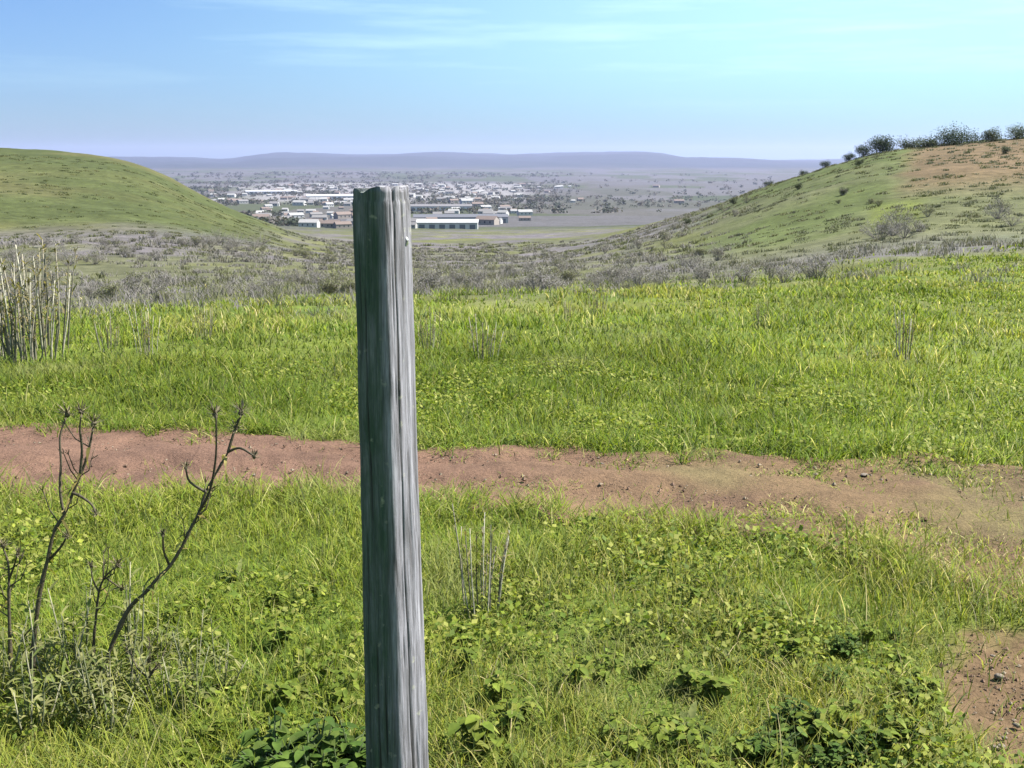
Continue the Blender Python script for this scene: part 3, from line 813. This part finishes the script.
def place(src, pts, used, smin, smax, label=None, group=None):
    for (x, y) in pts:
        o = src if src.name not in used else copy_tree(src)
        used.add(src.name); used.add(o.name)
        o.location = (x, y, hz(x, y)); o.rotation_euler = (0, 0, random.uniform(0, 6.28))
        s = random.uniform(smin, smax); o.scale = (s, s, s*random.uniform(.85, 1.15))
        if label: o['label'] = label
        if group: o['group'] = group
def gp(px, py): return tuple(ground(px, py)[:2])
used = set()
GB = 'broad-leaved weeds in the near grass'
protos = [make_weed('broad', 'broadleaf_weed', 'small bright broad-leaved weed low in the near grass', 'weed', GB) for _ in range(3)]
pts = []
while len(pts) < 70:
    px = random.uniform(440, 960) if random.random() < .72 else random.uniform(150, 350)
    py = random.uniform(600, 800)**1
    if random.random() > (py-560)/240: continue
    if px > 930 and py < 780: continue
    pts.append(gp(px, py))
for i, p in enumerate(pts): place(protos[i % 3], [p], used, .32, .62)
GR = 'grey-green rosette weeds in the turf'
protos = [make_weed('rosette', 'rosette_weed', 'flat rosette weed with pale grey-green leaves spread on the turf', 'weed', GR) for _ in range(2)]
for i in range(34):
    px = random.choice([random.uniform(470, 960), random.uniform(640, 900), random.uniform(120, 340)]); py = random.uniform(575, 770)
    if px > 930: py = 590
    place(protos[i % 2], [gp(px, py)], used, .35, .75)
GU = 'upright grey-green weeds round the dead stalks'
protos = [make_weed('upright', 'upright_weed', 'upright grey-green weed with narrow leaves round the dead stalks', 'weed', GU) for _ in range(3)]
for i in range(24):
    px = random.uniform(-60, 135) if i < 18 else random.uniform(120, 230); py = random.uniform(655, 745)
    place(protos[i % 3], [gp(px, py)], used, .5, .9 if i < 18 else .6)
GD = 'dark leafy clumps at the foot of the post'
protos = [make_weed('dark', 'leafy_clump', 'dark green leafy clump crowding the foot of the post', 'weed', GD) for _ in range(2)]
for i, (px, py) in enumerate([(352,778),(328,772),(300,782),(275,792),(340,796),(312,800)]):
    place(protos[i % 2], [gp(px, py)], used, .7, .95)
GE = 'dark leafy weeds in the right foreground'
for i, (px, py, s) in enumerate([(845,655,.62),(832,690,.6),(800,735,.8),(770,762,.8),(870,760,.8),(905,745,.6),(828,775,.8),(895,640,.35)]):
    place(protos[i % 2], [gp(px, py)], used, s*.6, s*.75, 'dark green leafy weed in the grass short of the bare soil patch', GE)
pr = make_weed('broad', 'leafy_clump', 'bright green leafy clump just beside the sunlit foot of the post', 'weed', None)
place(pr, [gp(474, 772)], used, .8, .8)
GT = 'tall dry weeds beyond the track'
protos = [make_weed('reed', 'dry_weed_clump', 'tall clump of dry grey stems standing in the field beyond the track', 'weed', GT) for _ in range(3)]
for i, (px, py) in enumerate([(4,366),(20,364),(38,362),(10,350),(44,350),(108,352),(148,356),(205,340),(430,352),(484,366),(567,322),(598,318),(905,362),(760,330)]):
    place(protos[i % 3], [gp(px, py)], used, .3 if i > 4 else .85, .5 if i > 4 else 1.15)
pr = make_weed('reed', 'pale_dry_weed', 'single pale dry weed stem standing in grass just past the post', 'weed', None)
place(pr, [gp(481, 616)], used, .34, .34)

# scattered stones
def make_stone():
    b = MB(); b.cur = (.16, .13, .105); b.blob((0, 0, .012), .03, .6, 10, 7, .14)
    return b.build('stone', tint_mat('stone_face', .9, 60., .7, 1.25, .4), None, True)
st = make_stone(); tag(st, 'small greyish stone lying on the bare earth of the track or soil patch', 'stone', 'small stones on the bare earth')
for i in range(16):
    o = st if i == 0 else st.copy()
    if i: COL.objects.link(o)
    if i < 7: p = gp(random.uniform(985, 1040), random.uniform(640, 765)); s = random.uniform(.25, .55)
    else: p = gp(random.uniform(0, 1024), random.uniform(450, 490)); s = random.uniform(.3, .7)
    o.location = (p[0], p[1], hz(*p)+.008); o.rotation_euler = (0, 0, random.uniform(0, 6.28)); o.scale = (s, s*random.uniform(.6, 1), s*random.uniform(.5, .9))

# ------------------------------------------------------------------ bushes on the slope
def make_bush(leafy, cols, h=1.6, n=34):
    root = empty('bare_bush'); st = MB(); fo = MB()
    tips = []
    for k in range(n):
        a = random.uniform(0, 6.28); r = random.uniform(.1, .98)**.7*h*.72; hh = h*random.uniform(.4, 1)*math.sqrt(max(.05, 1-(r/(h*.76))**2))
        p0 = Vector((math.cos(a)*.08, math.sin(a)*.08, -.06)); p1 = Vector((math.cos(a)*r, math.sin(a)*r, hh))
        mid = p0.lerp(p1, .5)+Vector((math.cos(a)*.06, math.sin(a)*.06, .12))
        g = random.uniform(.7, 1.3); st.cur = (.20*g, .18*g, .165*g)
        st.tube([p0, mid, p1], [.014, .011, .006], 4)
        for j in range(4):
            t = random.uniform(.4, 1); q0 = mid.lerp(p1, t); b = random.uniform(0, 6.28)
            q1 = q0+Vector((math.cos(b)*.22, math.sin(b)*.22, random.uniform(.08, .3)))
            st.tube([q0, q1], [.008, .005], 3, False); tips += [q0, q1]
    for k in range(leafy):
        p = random.choice(tips)+Vector((random.gauss(0, .10), random.gauss(0, .10), random.gauss(0, .10)))
        g = random.uniform(.65, 1.3); c = random.choice(cols); fo.cur = (c[0]*g, c[1]*g, c[2]*g)
        a = random.uniform(0, 6.28)
        fo.leaf(p, (math.cos(a), math.sin(a), random.uniform(-.5, 1)), random.uniform(.06, .13), random.uniform(.03, .07), .2, 2)
    st.build('twigs', M['bark'], root); fo.build('foliage', M['bush'], root)
    return root
GREYC = [(.185, .165, .178), (.165, .147, .16), (.145, .143, .095), (.21, .195, .193)]
GRNC = [(.13, .135, .06), (.11, .12, .05), (.16, .155, .09)]
GA = 'grey scrub bushes on the slope beyond the field'
pb = []
for k in range(5):
    b = make_bush(900 if k < 3 else 1100, GREYC if k < 3 else GRNC, 1.5 if k < 4 else 1.1)
    tag(b, 'half-bare grey bush on the scrub slope beyond the green field' if k < 3 else 'low olive-green bush on the scrub slope beyond the green field', 'bush',
        GA if k < 3 else 'olive bushes on the slope beyond the field')
    pb.append(b)
cnt = 0
while cnt < 230:
    px = random.uniform(-60, 1090)
    r = random.choice([random.uniform(38, 90), random.uniform(80, 180), random.uniform(120, 260)])
    if px < 260 and r > 190: continue
    if px > 840 and r < 80: continue
    a = px_az(px); x, y = r*math.sin(a), r*math.cos(a)
    if float(fbm(x*.04, y*.04, 151, 3)) < .44: continue
    if px > 900 and 165 < r < 260 and random.random() < .7: continue
    k = random.choice([0, 1, 2, 0, 1, 2, 3, 4]); s = random.uniform(.35, .95)*(.8 if r < 70 else 1 if r < 120 else 1.25)
    if px > 700 and r > 90:
        if random.random() < .45: continue
        k = random.choice([0, 3, 4, 3, 4])
    place(pb[k], [(x, y)], used, s, s); cnt += 1
# taller ones that the photo sets apart
pt = make_bush(700, GREYC, 3.0, 60); pt.name = 'leafless_thicket'
tag(pt, 'tall leafless grey thicket at the foot of the green hill', 'bush', 'leafless thickets at the foot of the left hill')
for (px, r) in [(214,185),(232,190),(250,182),(258,200),(30,120),(60,126),(5,115)]:
    a = px_az(px); place(pt, [(r*math.sin(a), r*math.cos(a))], used, .8, 1.25)
pt = make_bush(1100, [(.15, .135, .15), (.12, .11, .12), (.17, .155, .16)], 2.6, 44); pt.name = 'grey_thicket'
tag(pt, 'purplish grey thicket on the right-hand slope above the bright field', 'bush', 'purplish grey thickets on the right hillside')
for (px, r) in [(884,96),(897,100),(910,94),(902,108),(1003,112),(1018,104)]:
    a = px_az(px); place(pt, [(r*math.sin(a), r*math.cos(a))], used, .65, 1.0)

# ------------------------------------------------------------------ trees on the right ridge
def make_tree(h, w, cols, label, n=1500, lobes=9):
    root = empty('ridge_tree'); tag(root, label, 'tree')
    tr = MB(); tr.cur = (.07, .055, .04)
    fork = h*.16
    tr.tube([(0, 0, -.3), (.03, .02, fork*.5), (0, .05, fork)], [.16*h/5, .12*h/5, .10*h/5], 7)
    cs = []
    for k in range(lobes):
        a = k*2.4+random.uniform(-.4, .4); rr = w*.5*random.uniform(.15, .75); z = h*random.uniform(.14, .84)
        c = Vector((math.cos(a)*rr, math.sin(a)*rr, z)); cs.append((c, w*random.uniform(.18, .30)))
        tr.tube([(0, .05, fork*.9), Vector((0, 0, fork)).lerp(c, .5)+Vector((0, 0, .1)), c], [.06*h/5, .045*h/5, .015], 5)
    tr.build('trunk', M['bark'], root, True)
    P = []; S = []
    for k in range(n):
        c, r = random.choice(cs); d = Vector((random.gauss(0, 1), random.gauss(0, 1), random.gauss(0, .8))).normalized()
        q = c+d*r*random.uniform(.3, 1.1); P.append(q[:]); S.append(random.uniform(.22, .5)*max(.7, h/5))
    P = np.array(P); ct = np.array(cols)[rng.integers(0, len(cols), n)]*rng.uniform(.6, 1.35, (n, 1))
    V, fl, sz, cc = leaf_quads(P, np.array(S), ct, .9, .7)
    mesh_obj('crown', np_mesh('crown', V, fl, sz, M['tree'], cc), root)
    return root
DK = [(.030, .048, .024), (.024, .040, .022), (.042, .058, .030)]
MD = [(.055, .070, .034), (.045, .060, .030), (.075, .085, .045)]
def put_tree(t, px, r):
    a = px_az(px); x, y = r*math.sin(a), r*math.cos(a); t.location = (x, y, hz(x, y)-.05); t.rotation_euler = (0, 0, random.uniform(0, 6.28))
put_tree(make_tree(3.1, 7.6, DK, 'darkest round tree at the end of the ridge where the skyline steps down', 5200, 14), 882, 268)
put_tree(make_tree(2.5, 11, DK, 'wide dark tree, broadest on the ridge, above the bare tan slope', 6500, 16), 954, 268)
put_tree(make_tree(1.9, 6.2, MD, 'low bush-like tree on the ridge between the two dark trees', 2600, 10), 908, 270)
put_tree(make_tree(1.8, 5.4, MD, 'smallest ridge tree, close against the wide dark tree', 2600, 10), 928, 266)
put_tree(make_tree(2.0, 6.2, MD, 'pale green ridge tree just past the wide dark tree', 2600, 10), 990, 270)
put_tree(make_tree(2.3, 7.0, MD, 'outermost green tree on the ridge above the tan slope', 2600, 10), 1016, 272)
tb = make_tree(3.0, 4.6, [(.036, .052, .034), (.05, .066, .04), (.03, .042, .034)], 'small dark bush in the line running down the ridge from the dark tree', 2000, 9)
tb.name = 'ridge_bush'; tb['group'] = 'dark bushes stepping down the ridge'; tb['category'] = 'bush'
for i, (px, r, s) in enumerate([(863,272,.9),(849,275,.7),(826,280,.65),(804,286,.5),(770,293,.6)]):
    o = tb if i == 0 else copy_tree(tb)
    put_tree(o, px, r); o.scale = (s, s, s*random.uniform(.8, 1.1))
tb = make_tree(3.0, 4.4, MD, 'green bush dotted over the open right-hand hillside', 1800, 9)
tb.name = 'hillside_bush'; tb['group'] = 'green bushes dotted on the right hillside'; tb['category'] = 'bush'
for i, (px, r, s) in enumerate([(800,210,.4),(860,225,.45),(846,170,.35),(1005,215,.45),(735,250,.5),(690,240,.5)]):
    o = tb if i == 0 else copy_tree(tb)
    put_tree(o, px, r); o.scale = (s, s, s)

# ------------------------------------------------------------------ the town in the valley
def make_house(wall, roof, w, d, h, rh, over=.3):
    root = empty('house')
    b = MB(); b.cur = wall; b.box(-w/2, w/2, -d/2, d/2, -2, h)
    b.add([(-w/2, -d/2, h), (-w/2, d/2, h), (-w/2, 0, h+rh*.96), (w/2, -d/2, h), (w/2, d/2, h), (w/2, 0, h+rh*.96)], [(1, 0, 2), (3, 4, 5)])
    b.build('wall', M['render'], root)
    r = MB(); r.cur = roof; W2 = w/2+over; D2 = d/2+over; e = -over*rh/(d/2)
    vs = []
    for x in (-W2, W2):
        vs += [(x, -D2, h+e+.05), (x, 0, h+rh+.05), (x, D2, h+e+.05), (x, D2, h+e+.25), (x, 0, h+rh+.3), (x, -D2, h+e+.25)]
    r.add(vs, [(0, 6, 7, 1), (1, 7, 8, 2), (2, 8, 9, 3), (3, 9, 10, 4), (4, 10, 11, 5), (5, 11, 6, 0), (0, 1, 4, 5), (1, 2, 3, 4), (6, 11, 10, 7), (7, 10, 9, 8)])
    r.build('roof', M['tile'], root)
    for sx in (-.28, .0, .28):
        g = MB(); g.cur = (.03, .035, .04); g.box(sx*w-.6, sx*w+.6, -d/2-.05, -d/2+.1, h*.35, h*.75); g.build('window', M['glass'], root)
    return root
def put(o, px, r, rz=None):
    a = px_az(px); x, y = r*math.sin(a), r*math.cos(a); o.location = (x, y, hz(x, y)+.3)
    o.rotation_euler = (0, 0, random.uniform(-.5, .5)-a if rz is None else rz-a)
kinds = [((.28, .27, .27), (.15, .14, .145), 'pale walled house with grey roof among the houses of the valley town', 'grey-roofed houses of the valley town'),
         ((.38, .37, .38), (.24, .23, .235), 'white house with pale roof among the houses of the valley town', 'pale-roofed houses of the valley town'),
         ((.25, .215, .20), (.14, .105, .095), 'tan house with brown roof among the houses of the valley town', 'brown-roofed houses of the valley town')]
hp = []
for wl, rf, lb, gr in kinds:
    for (w, d, h, rh) in ((11, 8, 3.4, 2.4), (17, 10, 4.2, 2.6)):
        o = make_house(wl, rf, w, d, h, rh); tag(o, lb, 'house', gr); hp.append(o)
n = 0
spots = []
while n < 250:
    px = random.uniform(205, 540) if random.random() < .85 else random.uniform(540, 700); r = random.choice([random.uniform(900, 1700), random.uniform(1400, 3000), random.uniform(2600, 5200), random.uniform(2600, 5200)])
    if r > 2400 and px > 560 and random.random() < .8: continue
    if r < 1500 and random.random() < .5: continue
    if (px < 250 or px > 525) and r < 2600: continue
    src = hp[random.choice([0, 1, 2, 3, 2, 3, 4, 5])]
    o = src if src.name not in used else copy_tree(src); used.add(src.name)
    put(o, px, r); s = random.uniform(.8, 1.3)*(1 if r < 2400 else 1.35); o.scale = (s, s, s); n += 1
def make_shed(w, d, h, wall, roof, label, bays):
    root = make_house(wall, roof, w, d, h, h*.35, .8); root.name = 'long_shed'
    tag(root, label, 'shed')
    for c in list(root.children):
        if c.name.startswith('window'): bpy.data.objects.remove(c)
    for k in range(bays):
        x = (k+.5)/bays*w-w/2; g = MB(); g.cur = (.10, .11, .13); g.box(x-w/bays*.28, x+w/bays*.28, -d/2-.12, -d/2+.2, 0, h*.72)
        g.build('door', M['tile'], root)
    return root
put(make_shed(105, 30, 7, (.34, .335, .35), (.09, .09, .11), 'long pale shed with dark roof, nearest of the long sheds beside the post', 9), 460, 1250, .04)
put(make_shed(52, 22, 6, (.42, .415, .42), (.34, .335, .345), 'long white shed with pale roof on the slope below the dark-roofed shed', 6), 447, 960, -.05)
put(make_shed(120, 34, 9, (.42, .41, .42), (.13, .12, .13), 'low shed with blackish roof farther up the valley behind the pale shed', 10), 440, 2150, .0)
put(make_shed(130, 50, 10, (.5, .49, .52), (.42, .41, .44), 'broad white-roofed shed at the far side of town near the post top', 10), 330, 3000, .06)
put(make_shed(170, 50, 10, (.48, .47, .5), (.40, .39, .42), 'very long white shed out on the pale valley floor beyond the hill', 12), 270, 3900, -.04)
# trees and hedges of the valley: far off, one mass
def valley_trees():
    n = 5200; px = np.where(rng.random(n) < .6, rng.uniform(190, 560, n), rng.uniform(120, 1000, n)); r = np.exp(rng.uniform(math.log(850), math.log(9000), n))
    rowy = np.round(np.log(r)/.085)*.085; hed = rng.random(n) < .45
    r = np.where(hed, np.exp(rowy+rng.normal(0, .006, n)), r)
    a = np.arctan((px-512)/F*CP); x = r*np.sin(a); y = r*np.cos(a)
    k = fbm(x*.0016+3, y*.0016, 161, 3) > .40; x, y, r = x[k], y[k], r[k]
    m = 20; nn = len(x)*m
    s = np.repeat(rng.uniform(3.2, 7.0, len(x))*(1+r/9000), m)
    X = np.repeat(x, m)+rng.normal(0, .55, nn)*s; Y = np.repeat(y, m)+rng.normal(0, .45, nn)*s
    Z = height(X, Y)+rng.random(nn)*s*1.05
    cols = np.array([(.05, .055, .04), (.08, .072, .066), (.04, .048, .034), (.10, .09, .085)])
    c = np.repeat(cols[rng.integers(0, 4, len(x))], m, 0)*rng.uniform(.7, 1.3, (nn, 1))
    V, fl, sz, cc = leaf_quads(np.stack([X, Y, Z], 1), s*.7, c, .9, .8)
    tag(mesh_obj('valley_woodland', np_mesh('valley_woodland', V, fl, sz, M['bush'], cc)), 'hazy hedgerows and tree clumps across the distant valley', 'woodland', kind='stuff')
valley_trees()

# ------------------------------------------------------------------ haze
def build_haze():
    b = MB(); b.cur = (1, 1, 1); b.box(-26000, 26000, -26000, 26000, -420, 260)
    m, nt, out = new_mat('valley_haze')
    v = N(nt, 'ShaderNodeVolumePrincipled'); v.inputs['Color'].default_value = (.56, .60, .96, 1)
    v.inputs['Density'].default_value = 3.2e-5; v.inputs['Anisotropy'].default_value = .25
    nt.links.new(v.outputs[0], out.inputs['Volume'])
    o = b.build('haze', m); tag(o, 'thin bluish haze over the valley', 'haze', kind='stuff')
build_haze()

# ------------------------------------------------------------------ sky, sun, camera
w = bpy.data.worlds.new('World'); SC.world = w; w.use_nodes = True
nt = w.node_tree; nt.nodes.clear()
out = nt.nodes.new('ShaderNodeOutputWorld'); bg = nt.nodes.new('ShaderNodeBackground')
sky = nt.nodes.new('ShaderNodeTexSky'); sky.sky_type = 'NISHITA'; sky.sun_disc = False
sky.sun_elevation = SUN_EL; sky.sun_rotation = SUN_AZ
sky.air_density = 1.0; sky.dust_density = .7; sky.ozone_density = 1.5; sky.altitude = 150
tc = nt.nodes.new('ShaderNodeTexCoord')
mp = N(nt, 'ShaderNodeMapping'); mp.inputs['Scale'].default_value = (1.3, 1.3, 17.0); mp.inputs['Location'].default_value = (.3, .1, .2)
nt.links.new(tc.outputs['Generated'], mp.inputs['Vector'])
cf = noise(nt, mp.outputs[0], 2.2, 7, .6)
fac = ramp(nt, cf, [(.50, (0, 0, 0)), (.72, (.6, .6, .6))])
# a thin veil of high cloud on the sunward side
sx = N(nt, 'ShaderNodeSeparateXYZ'); nt.links.new(tc.outputs['Generated'], sx.inputs[0])
mr = N(nt, 'ShaderNodeMapRange'); mr.interpolation_type = 'SMOOTHSTEP'
for i, v in ((1, -.45), (2, .40), (3, .05), (4, .85)): mr.inputs[i].default_value = v
nt.links.new(sx.outputs[0], mr.inputs[0])
col = mixc(nt, sky.outputs[0], (.50, .71, 1.10), 1.0, 'MULTIPLY')
mz = N(nt, 'ShaderNodeMapRange'); mz.interpolation_type = 'SMOOTHSTEP'
for i, v in ((1, .0), (2, .10), (3, .22), (4, 1.0)): mz.inputs[i].default_value = v
nt.links.new(sx.outputs[2], mz.inputs[0])
mm = N(nt, 'ShaderNodeMath', operation='MULTIPLY'); nt.links.new(mr.outputs[0], mm.inputs[0]); nt.links.new(mz.outputs[0], mm.inputs[1])
col = mixc(nt, col, (4.8, 8.2, 8.4), mm.outputs[0])
mx2 = N(nt, 'ShaderNodeMapRange'); mx2.interpolation_type = 'SMOOTHSTEP'
for i, v in ((1, -.5), (2, .25), (3, .28), (4, .9)): mx2.inputs[i].default_value = v
nt.links.new(sx.outputs[0], mx2.inputs[0])
mz2 = N(nt, 'ShaderNodeMapRange'); mz2.interpolation_type = 'SMOOTHSTEP'
for i, v in ((1, .03), (2, .10), (3, .05), (4, 1.0)): mz2.inputs[i].default_value = v
nt.links.new(sx.outputs[2], mz2.inputs[0])
m1 = N(nt, 'ShaderNodeMath', operation='MULTIPLY'); nt.links.new(mx2.outputs[0], m1.inputs[0]); nt.links.new(mz2.outputs[0], m1.inputs[1])
m2 = N(nt, 'ShaderNodeMath', operation='MULTIPLY'); nt.links.new(m1.outputs[0], m2.inputs[0]); nt.links.new(fac, m2.inputs[1])
col = mixc(nt, col, (6.8, 9.4, 9.4), m2.outputs[0])
nt.links.new(col, bg.inputs['Color']); bg.inputs['Strength'].default_value = .045
nt.links.new(bg.outputs[0], out.inputs['Surface'])

sd = bpy.data.lights.new('sun', 'SUN'); sd.energy = 4.8; sd.angle = R(.53); sd.color = (1.0, .955, .88)
so = link(bpy.data.objects.new('sun', sd))
dirv = Vector((math.sin(SUN_AZ)*math.cos(SUN_EL), math.cos(SUN_AZ)*math.cos(SUN_EL), math.sin(SUN_EL)))
so.rotation_euler = dirv.to_track_quat('Z', 'Y').to_euler(); so.location = (30, 0, 60)

cd = bpy.data.cameras.new('camera'); cam = link(bpy.data.objects.new('camera', cd))
cd.sensor_width = 36; cd.lens = 36*F/1024; cd.clip_start = .05; cd.clip_end = 80000
cam.location = (0, 0, EYE); cam.rotation_euler = (math.pi/2-PITCH, 0, 0)
SC.camera = cam

SC.render.engine = 'CYCLES'
SC.cycles.volume_bounces = 1; SC.cycles.max_bounces = 6; SC.cycles.use_denoising = True
SC.view_settings.view_transform = 'Standard'; SC.view_settings.look = 'None'
SC.view_settings.gamma = 1; SC.view_settings.exposure = 1.65
